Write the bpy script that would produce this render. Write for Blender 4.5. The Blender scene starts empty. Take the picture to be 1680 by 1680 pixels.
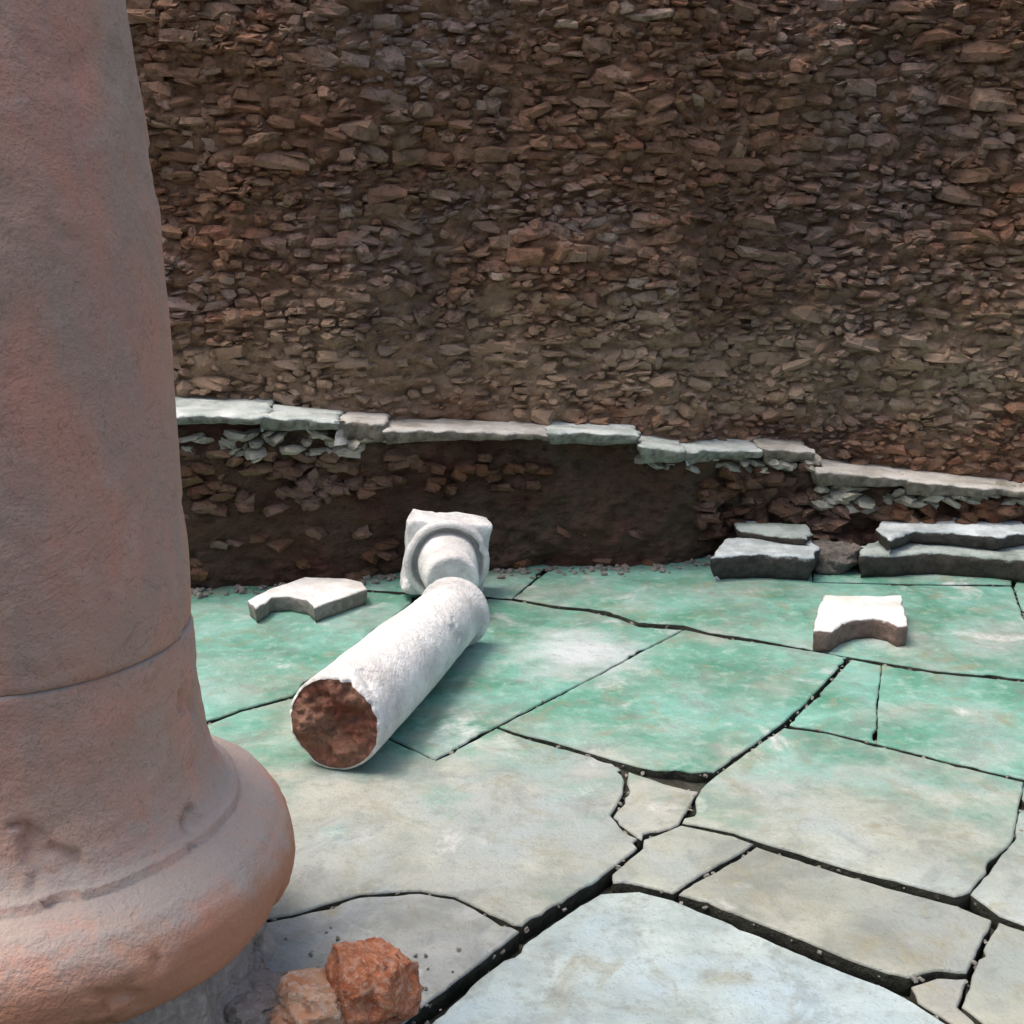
import bpy, bmesh, math, random
from mathutils.geometry import tessellate_polygon
from mathutils import Vector, Matrix, noise, Euler

random.seed(7)
sc = bpy.context.scene
COL = sc.collection
R = math.radians

# ---------------------------------------------------------------- camera
PITCH = R(15.0)
EYE = 1.6
FOC = 2016.0          # focal length in photo pixels (1680 wide)
cam_data = bpy.data.cameras.new('camera')
cam_data.sensor_width = 36.0
cam_data.lens = 36.0 * FOC / 1680.0
cam_data.clip_start = 0.05
cam_data.clip_end = 2000.0
cam = bpy.data.objects.new('camera', cam_data)
cam.location = (0, 0, EYE)
cam.rotation_euler = (R(90) - PITCH, 0, 0)
COL.objects.link(cam)
sc.camera = cam

# ---------------------------------------------------------------- sky, sun, exposure
SUN_EL = R(70)
SUN_DIR = Vector((-0.90, 0.10, 0)).normalized()          # horizontal direction towards the sun
world = bpy.data.worlds.new('World')
sc.world = world
world.use_nodes = True
wn = world.node_tree.nodes
bg = wn['Background']
sky = wn.new('ShaderNodeTexSky')
sky.sky_type = 'NISHITA'
sky.sun_disc = False
sky.sun_elevation = SUN_EL
sky.sun_rotation = math.atan2(SUN_DIR.x, SUN_DIR.y)
sky.air_density = 1.0
sky.dust_density = 6.0
sky.ozone_density = 0.6
bg.inputs['Strength'].default_value = 0.15
world.node_tree.links.new(sky.outputs[0], bg.inputs['Color'])

sun_data = bpy.data.lights.new('sun', 'SUN')
sun_data.energy = 1.5
sun_data.angle = R(24)
sun_data.color = (1.0, 0.965, 0.92)
sun = bpy.data.objects.new('sun', sun_data)
to_sun = Vector((SUN_DIR.x * math.cos(SUN_EL), SUN_DIR.y * math.cos(SUN_EL), math.sin(SUN_EL)))
sun.rotation_euler = to_sun.to_track_quat('Z', 'Y').to_euler()
COL.objects.link(sun)

vs = sc.view_settings
vs.view_transform = 'Standard'
vs.look = 'None'
vs.gamma = 1.0
vs.exposure = 0.42
vs.use_curve_mapping = False
sc.cycles.max_bounces = 4
sc.cycles.diffuse_bounces = 2
sc.cycles.glossy_bounces = 2
sc.cycles.use_adaptive_sampling = True
sc.cycles.adaptive_threshold = 0.02

# ---------------------------------------------------------------- helpers
def ray(px, py):
    x = (px - 840.0) / FOC
    y = -(py - 840.0) / FOC
    return Vector((x, math.cos(PITCH) + y * math.sin(PITCH), -math.sin(PITCH) + y * math.cos(PITCH)))

def ground(px, py, z=0.0):
    d = ray(px, py)
    t = (z - EYE) / d.z
    return Vector((d.x * t, d.y * t, z))

def on_depth(px, py, depth):
    d = ray(px, py)
    t = depth / d.y
    return Vector((d.x * t, depth, EYE + d.z * t))

def lerp_table(tab, x):
    if x <= tab[0][0]:
        return tab[0][1]
    for (a, va), (b, vb) in zip(tab, tab[1:]):
        if x <= b:
            return va + (vb - va) * (x - a) / (b - a)
    return tab[-1][1]

def fbm(p, scale, octaves=4):
    return noise.fractal(Vector(p) * scale, 1.0, 2.0, octaves)

def tag(o, label=None, cat=None, group=None, kind=None):
    if label: o['label'] = label
    if cat: o['category'] = cat
    if group: o['group'] = group
    if kind: o['kind'] = kind
    elif cat: o['kind'] = 'thing'
    return o

def empty(name, loc=(0, 0, 0)):
    o = bpy.data.objects.new(name, None)
    o.location = loc
    o.empty_display_size = 0.1
    COL.objects.link(o)
    return o

def link_mesh(name, me, parent=None):
    o = bpy.data.objects.new(name, me)
    COL.objects.link(o)
    if parent is not None:
        o.parent = parent
        o.matrix_parent_inverse = Matrix.Translation(-parent.location)
    return o

def mesh_obj(name, verts, faces, mats, parent=None, smooth=True, mat_idx=None):
    me = bpy.data.meshes.new(name)
    me.from_pydata([tuple(v) for v in verts], [], faces)
    if not isinstance(mats, (list, tuple)):
        mats = [mats]
    for m in mats:
        me.materials.append(m)
    for i, p in enumerate(me.polygons):
        p.use_smooth = smooth if isinstance(smooth, bool) else smooth[i]
        if mat_idx:
            p.material_index = mat_idx[i]
    me.update()
    return link_mesh(name, me, parent)

# ---------------------------------------------------------------- node helpers
class NT:
    def __init__(self, name):
        self.m = bpy.data.materials.new(name)
        self.m.use_nodes = True
        self.t = self.m.node_tree
        self.b = self.t.nodes['Principled BSDF']
        self.geo = self.t.nodes.new('ShaderNodeNewGeometry')
        self.pos = self.geo.outputs['Position']
    def n(self, kind, **kw):
        o = self.t.nodes.new(kind)
        for k, v in kw.items():
            setattr(o, k, v)
        return o
    def l(self, a, b):
        self.t.links.new(a, b)
    def noise(self, scale, detail=5.0, rough=0.55, stretch=None, offset=(0, 0, 0), dist=0.0):
        mp = self.n('ShaderNodeMapping')
        mp.inputs['Location'].default_value = offset
        if stretch:
            mp.inputs['Scale'].default_value = stretch
        self.l(self.pos, mp.inputs['Vector'])
        t = self.n('ShaderNodeTexNoise')
        t.inputs['Scale'].default_value = scale
        t.inputs['Detail'].default_value = min(detail, 5.0)
        t.inputs['Roughness'].default_value = rough
        t.inputs['Distortion'].default_value = dist
        self.l(mp.outputs[0], t.inputs['Vector'])
        return t.outputs['Fac']
    def ramp(self, fac, stops):
        r = self.n('ShaderNodeValToRGB')
        while len(r.color_ramp.elements) < len(stops):
            r.color_ramp.elements.new(0.5)
        for e, (p, c) in zip(r.color_ramp.elements, stops):
            e.position = p
            e.color = (c, c, c, 1) if isinstance(c, (int, float)) else (*c, 1)
        self.l(fac, r.inputs['Fac'])
        return r.outputs['Color']
    def mix(self, fac, a, b, blend='MIX'):
        m = self.n('ShaderNodeMix', data_type='RGBA', blend_type=blend)
        def put(sock, v):
            if isinstance(v, (int, float)):
                sock.default_value = v if sock.type == 'VALUE' else (v, v, v, 1)
            elif isinstance(v, tuple):
                sock.default_value = (*v, 1)
            else:
                self.l(v, sock)
        put(m.inputs['Factor'], fac)
        put(m.inputs[6], a)
        put(m.inputs[7], b)
        return m.outputs[2]
    def math(self, op, a, b=0.0):
        m = self.n('ShaderNodeMath', operation=op)
        for s, v in zip(m.inputs, (a, b)):
            if isinstance(v, (int, float)):
                s.default_value = v
            else:
                self.l(v, s)
        return m.outputs[0]
    def bump(self, items):
        prev = None
        for h, strength, dist in items:
            b = self.n('ShaderNodeBump')
            b.inputs['Strength'].default_value = strength
            b.inputs['Distance'].default_value = dist
            self.l(h, b.inputs['Height'])
            if prev is not None:
                self.l(prev, b.inputs['Normal'])
            prev = b.outputs['Normal']
        self.l(prev, self.b.inputs['Normal'])
    def out(self, col, rough=0.8, spec=0.3):
        if isinstance(col, tuple):
            self.b.inputs['Base Color'].default_value = (*col, 1)
        else:
            self.l(col, self.b.inputs['Base Color'])
        if isinstance(rough, (int, float)):
            self.b.inputs['Roughness'].default_value = rough
        else:
            self.l(rough, self.b.inputs['Roughness'])
        self.b.inputs['Specular IOR Level'].default_value = spec
        return self.m

# ---------------------------------------------------------------- materials
def mat_white_marble(name, off=(0, 0, 0), base=(0.87, 0.86, 0.83), stain=(0.56, 0.535, 0.51)):
    t = NT(name)
    n1 = t.noise(5.0, 8, 0.62, offset=off)
    n2 = t.noise(26.0, 8, 0.65, offset=off)
    n3 = t.noise(140.0, 4, 0.6, offset=off)
    c = t.mix(t.ramp(n1, [(0.42, 0.0), (0.62, 0.8)]), base, stain)
    c = t.mix(t.ramp(n2, [(0.58, 0.0), (0.74, 0.6)]), c, (0.52, 0.44, 0.38))
    pits = t.ramp(n3, [(0.62, 0.0), (0.74, 0.55)])
    c = t.mix(pits, c, (0.30, 0.27, 0.25))
    n4 = t.noise(9.0, 5, 0.7, offset=off, dist=1.5)
    c = t.mix(t.ramp(n4, [(0.47, 0.0), (0.50, 0.25), (0.53, 0.0)]), c, (0.42, 0.39, 0.37))
    t.bump([(n2, 0.6, 0.02), (n3, 0.6, 0.007)])
    return t.out(c, 0.7, 0.3)

def mat_broken(name, c1, c2, c3, scale=22.0):
    t = NT(name)
    n1 = t.noise(scale * 0.45, 8, 0.6, dist=0.4)
    n2 = t.noise(scale * 2.4, 8, 0.65)
    c = t.mix(t.ramp(n1, [(0.36, 0.0), (0.62, 1.0)]), c1, c2)
    c = t.mix(t.ramp(n2, [(0.46, 0.0), (0.66, 0.85)]), c, c3)
    t.bump([(n1, 0.7, 0.03), (n2, 0.8, 0.012)])
    return t.out(c, 0.9, 0.2)

def mat_skin(name, off, top, stain, side1, side2):
    t = NT(name)
    n1 = t.noise(7.0, 5, 0.62, offset=off)
    n2 = t.noise(26.0, 5, 0.66, offset=off)
    n3 = t.noise(110.0, 4, 0.65, offset=off)
    a = t.mix(t.ramp(n1, [(0.42, 0.0), (0.64, 0.85)]), top, stain)
    a = t.mix(t.ramp(n3, [(0.58, 0.0), (0.72, 0.5)]), a, (0.26, 0.24, 0.21))
    b = t.mix(t.ramp(n2, [(0.38, 0.0), (0.62, 1.0)]), side1, side2)
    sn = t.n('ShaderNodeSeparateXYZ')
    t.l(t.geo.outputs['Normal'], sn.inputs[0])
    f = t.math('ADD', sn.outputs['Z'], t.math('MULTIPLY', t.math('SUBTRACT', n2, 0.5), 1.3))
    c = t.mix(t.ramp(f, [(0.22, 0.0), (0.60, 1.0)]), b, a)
    t.bump([(n1, 0.5, 0.02), (n2, 0.7, 0.016), (n3, 0.5, 0.005)])
    return t.out(c, 0.8, 0.25)

def mat_column():
    t = NT('weathered_pink_limestone')
    n1 = t.noise(4.0, 8, 0.62, stretch=(1, 1, 0.6), dist=0.5)
    n2 = t.noise(11.0, 9, 0.68)
    n3 = t.noise(130.0, 4, 0.6)
    n4 = t.noise(6.0, 8, 0.62, stretch=(1, 1, 0.35), offset=(4, 1, 7))
    c = t.mix(t.ramp(n1, [(0.40, 0.0), (0.58, 1.0)]), (0.69, 0.345, 0.25), (0.55, 0.365, 0.275))
    c = t.mix(t.ramp(n4, [(0.46, 0.0), (0.70, 0.75)]), c, (0.42, 0.34, 0.28))
    c = t.mix(t.ramp(n2, [(0.54, 0.0), (0.76, 0.7)]), c, (0.62, 0.475, 0.39))
    c = t.mix(t.ramp(n3, [(0.59, 0.0), (0.70, 0.35)]), c, (0.20, 0.13, 0.10))
    n8 = t.noise(210.0, 3, 0.6, offset=(3, 3, 3))
    c = t.mix(t.ramp(n8, [(0.60, 0.0), (0.70, 0.3)]), c, (0.70, 0.56, 0.48))
    crack = t.noise(2.6, 5, 0.72, offset=(8, 2, 5), dist=1.8)
    c = t.mix(t.ramp(crack, [(0.494, 0.0), (0.50, 0.35), (0.506, 0.0)]), c, (0.18, 0.11, 0.09))
    sp_ = t.n('ShaderNodeSeparateXYZ')
    t.l(t.pos, sp_.inputs[0])
    zr = t.math('ADD', sp_.outputs['Z'], t.math('MULTIPLY', t.math('SUBTRACT', n2, 0.5), 0.12))
    c = t.mix(t.ramp(zr, [(0.29, 0.8), (0.38, 0.0)]), c, (0.56, 0.245, 0.13))
    sn = t.n('ShaderNodeSeparateXYZ')
    t.l(t.geo.outputs['Normal'], sn.inputs[0])
    dust = t.math('MULTIPLY', sn.outputs['Z'], t.ramp(n2, [(0.35, 0.35), (0.6, 1.0)]))
    c = t.mix(t.ramp(dust, [(0.15, 0.0), (0.6, 0.8)]), c, (0.42, 0.375, 0.335))
    t.bump([(n2, 0.6, 0.02), (n3, 0.55, 0.005)])
    return t.out(c, 0.88, 0.2)

def mat_floor():
    """pale slabs overgrown with a blue-green film towards the wall; tint per slab through object colour"""
    t = NT('algae_marble_slab')
    oi = t.n('ShaderNodeObjectInfo')
    sep = t.n('ShaderNodeSeparateXYZ')
    t.l(t.pos, sep.inputs[0])
    n0 = t.noise(1.1, 6, 0.6, offset=(3, 5, 0))
    n1 = t.noise(4.2, 8, 0.62, stretch=(1.0, 1.3, 1))
    n2 = t.noise(19.0, 9, 0.66)
    n3 = t.noise(120.0, 5, 0.65)
    n4 = t.noise(2.6, 8, 0.6, offset=(9, 2, 0), dist=0.6)
    # stone: greyish white to beige with blue-grey clouds
    stone = t.mix(t.ramp(n1, [(0.34, 0.0), (0.66, 1.0)]), (0.475, 0.485, 0.435), (0.275, 0.29, 0.265))
    stone = t.mix(t.ramp(n4, [(0.46, 0.0), (0.66, 0.9)]), stone, (0.37, 0.41, 0.425))
    stone = t.mix(1.0, stone, oi.outputs['Color'], 'MULTIPLY')
    # film
    film = t.mix(t.ramp(n4, [(0.36, 0.0), (0.62, 1.0)]), (0.055, 0.235, 0.15), (0.19, 0.43, 0.35))
    film = t.mix(t.ramp(n2, [(0.50, 0.0), (0.74, 0.65)]), film, (0.43, 0.58, 0.51))
    film = t.mix(t.ramp(n1, [(0.55, 0.0), (0.75, 0.55)]), film, (0.075, 0.225, 0.165))
    # where the film grows: towards the wall, with ragged patches
    reach = t.math('ADD', t.math('MULTIPLY', t.math('SUBTRACT', sep.outputs['Y'], 2.92), 0.60),
                   t.math('MULTIPLY', t.math('SUBTRACT', n0, 0.5), 2.3))
    reach = t.math('ADD', reach, t.math('MULTIPLY', t.math('SUBTRACT', n1, 0.5), 1.4))
    reach = t.math('ADD', reach, t.math('MULTIPLY', t.math('SUBTRACT', oi.outputs['Alpha'], 0.5), 1.0))
    amt = t.ramp(t.math('ADD', reach, 0.15), [(0.0, 0.05), (0.2, 0.38), (0.58, 0.95)])
    bare = t.ramp(t.noise(2.1, 7, 0.6, offset=(1.7, 0.4, 0)), [(0.48, 1.0), (0.66, 0.22)])
    amt = t.mix(1.0, amt, bare, 'MULTIPLY')
    c = t.mix(amt, stone, film)
    # worn white patches, ochre and dark weathering
    n6 = t.noise(3.1, 5, 0.66, offset=(12.3, 7.1, 0), dist=0.8)
    c = t.mix(t.ramp(n6, [(0.60, 0.0), (0.72, 0.85)]), c, (0.64, 0.65, 0.63))
    n7 = t.noise(6.5, 5, 0.68, offset=(2.3, 17.1, 0), dist=1.2)
    c = t.mix(t.ramp(n7, [(0.53, 0.0), (0.70, 0.65)]), c, (0.27, 0.25, 0.16))
    n9 = t.noise(4.6, 5, 0.72, offset=(22.3, 1.1, 0), dist=0.9)
    c = t.mix(t.ramp(n9, [(0.53, 0.0), (0.62, 0.6), (0.75, 0.75)]), c, t.mix(0.55, c, (0.16, 0.18, 0.17)))
    wp = ground(945, 1072)
    dv = t.n('ShaderNodeVectorMath', operation='DISTANCE')
    t.l(t.pos, dv.inputs[0])
    dv.inputs[1].default_value = (wp.x, wp.y, 0.0)
    wd = t.math('ADD', dv.outputs['Value'], t.math('MULTIPLY', t.math('SUBTRACT', n1, 0.5), 0.55))
    c = t.mix(t.ramp(wd, [(0.06, 0.85), (0.30, 0.0)]), c, (0.60, 0.63, 0.64))
    # dirt specks and dark spots
    c = t.mix(t.ramp(n3, [(0.57, 0.0), (0.72, 0.6)]), c, (0.17, 0.175, 0.16))
    c = t.mix(t.ramp(n2, [(0.30, 0.6), (0.45, 0.0)]), c, (0.24, 0.25, 0.225))
    t.bump([(n1, 0.35, 0.03), (n2, 0.5, 0.014), (n3, 0.45, 0.005)])
    rg = t.ramp(n1, [(0.3, 0.42), (0.7, 0.68)])
    return t.out(c, rg, 0.4)

def tan_band(t, c):
    """tan lime wash left on the lowest metre of the wall, ragged at the top"""
    sep = t.n('ShaderNodeSeparateXYZ')
    t.l(t.pos, sep.inputs[0])
    h = t.math('ADD', sep.outputs['Z'], t.math('MULTIPLY', t.math('SUBTRACT', t.noise(2.0, 5, 0.62, offset=(4, 4, 4)), 0.5), 1.1))
    f = t.ramp(t.math('MULTIPLY', h, 0.5), [(0.25, 0.0), (0.33, 0.7), (0.46, 0.65), (0.60, 0.0)])
    c = t.mix(f, c, (0.42, 0.30, 0.20))
    big = t.noise(0.85, 5, 0.6, stretch=(1, 1, 0.8), offset=(0.6, 3, 2.2), dist=0.6)
    c = t.mix(t.ramp(big, [(0.50, 0.0), (0.66, 0.6)]), c, (0.115, 0.085, 0.07))
    return c

def mat_stone(name, source, dark=1.0):
    """rubble stone; colour varies from stone to stone"""
    t = NT(name)
    if source == 'object':
        rnd = t.n('ShaderNodeObjectInfo').outputs['Random']
    else:
        a = t.n('ShaderNodeAttribute', attribute_name='rnd')
        rnd = a.outputs['Fac']
    n0 = t.noise(1.3, 5, 0.6, stretch=(1, 1, 1.6), offset=(2, 0, 6))
    n1 = t.noise(34.0, 8, 0.66)
    n2 = t.noise(150.0, 5, 0.65)
    n5 = t.noise(2.2, 5, 0.6, offset=(7, 3, 1))
    c = t.ramp(rnd, [(0.0, (0.27, 0.125, 0.073)), (0.3, (0.355, 0.198, 0.12)), (0.6, (0.31, 0.172, 0.105)),
                     (0.82, (0.39, 0.255, 0.172)), (0.93, (0.37, 0.165, 0.10)), (1.0, (0.60, 0.46, 0.35))])
    c = t.mix(t.ramp(n0, [(0.47, 0.0), (0.62, 0.6)]), c, (0.38, 0.305, 0.28))
    c = t.mix(t.ramp(n5, [(0.55, 0.0), (0.72, 0.5)]), c, (0.155, 0.135, 0.07))
    c = t.mix(t.ramp(n1, [(0.50, 0.0), (0.70, 0.7)]), c, (0.075, 0.05, 0.038))
    c = t.mix(t.ramp(n2, [(0.60, 0.0), (0.74, 0.5)]), c, (0.42, 0.36, 0.31))
    c = tan_band(t, c)
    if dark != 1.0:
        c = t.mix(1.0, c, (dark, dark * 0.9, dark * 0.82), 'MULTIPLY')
    t.bump([(n1, 0.8, 0.025), (n2, 0.6, 0.006)])
    return t.out(c, 0.93, 0.15)

def mat_mortar(name, c1, c2, c3):
    t = NT(name)
    n0 = t.noise(2.4, 6, 0.6, stretch=(1, 1, 1.5))
    n1 = t.noise(17.0, 9, 0.68, stretch=(1, 1, 1.6))
    n2 = t.noise(85.0, 6, 0.7)
    c = t.mix(t.ramp(n0, [(0.38, 0.0), (0.64, 1.0)]), c1, c2)
    c = t.mix(t.ramp(n1, [(0.50, 0.0), (0.72, 0.8)]), c, c3)
    c = t.mix(t.ramp(n2, [(0.60, 0.0), (0.75, 0.5)]), c, (0.30, 0.25, 0.20))
    if 'mortar' in name:
        c = tan_band(t, c)
    t.bump([(n1, 0.9, 0.04), (n2, 0.7, 0.010)])
    return t.out(c, 0.95, 0.1)

def mat_earth():
    t = NT('dark_joint_earth')
    n1 = t.noise(9.0, 8, 0.65)
    n2 = t.noise(70.0, 6, 0.7)
    c = t.mix(t.ramp(n1, [(0.35, 0.0), (0.65, 1.0)]), (0.025, 0.026, 0.021), (0.065, 0.066, 0.05))
    c = t.mix(t.ramp(n2, [(0.56, 0.0), (0.72, 0.6)]), c, (0.12, 0.11, 0.09))
    t.bump([(n1, 0.8, 0.03), (n2, 0.7, 0.008)])
    return t.out(c, 0.95, 0.1)

M_WHITE = mat_white_marble('white_marble')
M_WHITE2 = mat_white_marble('white_marble_fragment', (3, 8, 1), (0.84, 0.83, 0.80), (0.58, 0.55, 0.50))
M_CAP = mat_white_marble('greenish_ledge_marble', (1, 4, 2), (0.72, 0.75, 0.71), (0.34, 0.38, 0.34))
M_CAPB = mat_white_marble('beige_ledge_marble', (6, 4, 2), (0.66, 0.62, 0.56), (0.33, 0.30, 0.26))
M_PALE = mat_white_marble('crumbling_green_marble', (2, 9, 5), (0.46, 0.43, 0.34), (0.19, 0.175, 0.135))
M_GRIT = mat_broken('grey_grit', (0.30, 0.285, 0.25), (0.20, 0.18, 0.15), (0.38, 0.36, 0.32), 40)
M_BLUE = mat_white_marble('grey_marble_block', (5, 2, 3), (0.68, 0.71, 0.72), (0.30, 0.33, 0.34))
M_END = mat_broken('rusty_broken_stone', (0.27, 0.15, 0.105), (0.19, 0.06, 0.038), (0.10, 0.065, 0.048), 20)
M_BROWN = mat_broken('brown_broken_face', (0.24, 0.155, 0.13), (0.13, 0.09, 0.075), (0.07, 0.06, 0.05), 24)
M_GREYB = mat_broken('grey_broken_face', (0.22, 0.19, 0.17), (0.13, 0.115, 0.10), (0.075, 0.07, 0.06), 24)
M_DARKB = mat_broken('dark_broken_face', (0.075, 0.058, 0.05), (0.045, 0.04, 0.036), (0.14, 0.13, 0.12), 20)
M_TERRA = mat_broken('terracotta', (0.56, 0.225, 0.115), (0.36, 0.115, 0.055), (0.62, 0.38, 0.27), 30)
M_TANSTONE = mat_broken('tan_rubble', (0.50, 0.31, 0.20), (0.46, 0.20, 0.105), (0.56, 0.46, 0.38), 26)
M_GREYSTONE = mat_broken('grey_rubble', (0.44, 0.385, 0.34), (0.34, 0.285, 0.24), (0.54, 0.48, 0.43), 24)
K_WHITE_BROWN = mat_skin('white_fragment_brown_break', (3, 1, 1), (0.84, 0.83, 0.80), (0.60, 0.57, 0.51), (0.27, 0.175, 0.145), (0.15, 0.105, 0.085))
K_WHITE_GREY = mat_skin('white_fragment_grey_break', (6, 1, 4), (0.84, 0.83, 0.80), (0.62, 0.58, 0.53), (0.30, 0.27, 0.24), (0.18, 0.16, 0.135))
K_BLOCK_DARK = mat_skin('pale_block_shaded_sides', (8, 1, 2), (0.70, 0.75, 0.75), (0.34, 0.39, 0.38), (0.085, 0.075, 0.068), (0.045, 0.04, 0.036))  # broken sides coloured near black: shade of the fronts put into the colour
K_BLOCK_GREEN = mat_skin('green_grey_block', (2, 6, 2), (0.46, 0.52, 0.48), (0.20, 0.24, 0.21), (0.085, 0.07, 0.058), (0.045, 0.036, 0.03))  # side colours carry painted shade of the block fronts; tops stay pale
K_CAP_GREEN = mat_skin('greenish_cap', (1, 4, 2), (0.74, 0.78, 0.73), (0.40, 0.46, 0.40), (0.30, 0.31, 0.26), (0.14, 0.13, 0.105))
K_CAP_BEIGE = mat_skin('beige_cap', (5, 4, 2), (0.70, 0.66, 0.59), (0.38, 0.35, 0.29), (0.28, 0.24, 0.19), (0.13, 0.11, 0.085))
M_COLUMN = mat_column()
M_FLOOR = mat_floor()
M_STONE_O = mat_stone('rubble_stone_single', 'object')
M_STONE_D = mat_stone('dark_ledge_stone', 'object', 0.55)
M_STONE_A = mat_stone('rubble_stone_mass', 'attr')
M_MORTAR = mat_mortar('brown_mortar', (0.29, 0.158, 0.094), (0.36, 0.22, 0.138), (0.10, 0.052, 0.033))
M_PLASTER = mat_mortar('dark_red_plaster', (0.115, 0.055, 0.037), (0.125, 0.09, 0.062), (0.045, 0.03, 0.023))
M_EARTH = mat_earth()

# ---------------------------------------------------------------- shapes
def resample(pts, step, jitter, seed):
    rnd = random.Random(seed)
    out = []
    n = len(pts)
    for i in range(n):
        a, b = Vector(pts[i][:2]), Vector(pts[(i + 1) % n][:2])
        d = b - a
        k = max(1, int(round(d.length / step)))
        nrm = Vector((d.y, -d.x)).normalized()
        for j in range(k):
            p = a + d * (j / k)
            w = jitter * (0.35 if j == 0 else 1.0)
            o = fbm((p.x * 1.0 + seed, p.y, seed * 0.37), 14.0, 3) * w + rnd.uniform(-.35, .35) * w
            out.append(p + nrm * o)
    return out

def area2(pts):
    return sum(a.x * b.y - b.x * a.y for a, b in zip(pts, pts[1:] + pts[:1])) / 2

def inset(pts, d):
    """move every point of a counter-clockwise loop inwards by d"""
    n = len(pts)
    out = []
    dirs = []
    for i in range(n):
        a, b, c = pts[i - 1], pts[i], pts[(i + 1) % n]
        e = (b - a); f = (c - b)
        n1 = Vector((-e.y, e.x)).normalized() if e.length > 1e-9 else Vector((0, 0))
        n2 = Vector((-f.y, f.x)).normalized() if f.length > 1e-9 else n1
        m = n1 + n2
        if m.length < 1e-6:
            m = n1
        m = m.normalized()
        k = max(0.5, m.dot(n1))
        dirs.append(m / k)
    if n > 30 and d < 0.1:                                # calm the directions so that close points do not cross
        dirs = [(dirs[i - 1] + dirs[i] * 2 + dirs[(i + 1) % n]) / 4 for i in range(n)]
    return [p + m * d for p, m in zip(pts, dirs)]

def slab_mesh(name, plan, z0, z1, mats, parent=None, step=0.04, jitter=0.004, bevel=0.010, seed=0,
              tilt=(0.0, 0.0), gap=0.0, rough=0.0, side_rings=1, under=0.0, smooth_top=True, chip=0.0):
    pts = [Vector(p[:2]) for p in plan]
    if area2(pts) < 0:
        pts.reverse()
    pts = resample(pts, step, jitter, seed)
    if gap:
        pts = inset(pts, gap)
    if chip:
        deep = inset(pts, 1.0)
        for k, p in enumerate(pts):
            q = noise.noise(Vector((p.x * 7 + seed, p.y * 7, 0.3))) * 0.7 + noise.noise(Vector((p.x * 23 + seed, p.y * 23, 4.3))) * 0.5
            if q > 0.22:
                pts[k] = p + (deep[k] - p).normalized() * (q - 0.22) * chip
    c = sum(pts, Vector((0, 0))) / len(pts)
    rings = []
    for k in range(side_rings + 1):
        f = k / side_rings
        ins = under * (1 - f) ** 2
        rings.append((inset(pts, ins) if ins else pts, z0 + (z1 - bevel - z0) * f))
    rings.append((inset(pts, bevel * 0.30), z1 - bevel * 0.42))
    rings.append((inset(pts, bevel * 0.75), z1 - bevel * 0.10))
    rings.append((inset(pts, bevel * 1.15), z1))
    verts, faces, mi, sm = [], [], [], []
    n = len(pts)
    for ri, (ring, z) in enumerate(rings):
        for p in ring:
            zz = z
            if z > z0 + 1e-6:
                zz += (p.x - c.x) * tilt[0] + (p.y - c.y) * tilt[1]
            v = Vector((p.x, p.y, zz))
            if rough and 0 < ri:
                v += noise.noise_vector(v * 16.0 + Vector((seed, 0, 0))) * rough
                v += noise.noise_vector(v * 45.0 + Vector((seed, 5, 0))) * rough * 0.45
            verts.append(v)
    nm = len(mats) if isinstance(mats, (list, tuple)) else 1
    for r in range(len(rings) - 1):
        for i in range(n):
            j = (i + 1) % n
            faces.append((r * n + i, r * n + j, (r + 1) * n + j, (r + 1) * n + i))
            mi.append(1 if (nm > 1 and r < side_rings) else 0)
            sm.append(True)
    top = (len(rings) - 1) * n
    flat = [Vector((verts[top + i].x, verts[top + i].y, 0)) for i in range(n)]
    for tri in tessellate_polygon([flat]):
        a, b, d = (flat[q] for q in tri)
        tri = tuple(tri)
        if (b - a).cross(d - a).z < 0:
            tri = tri[::-1]
        faces.append(tuple(top + q for q in tri))
        mi.append(0); sm.append(smooth_top)
    faces.append(tuple(reversed(range(n))))
    mi.append(1 if nm > 1 else 0); sm.append(False)
    return mesh_obj(name, verts, faces, mats, parent, sm, mi)

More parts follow.
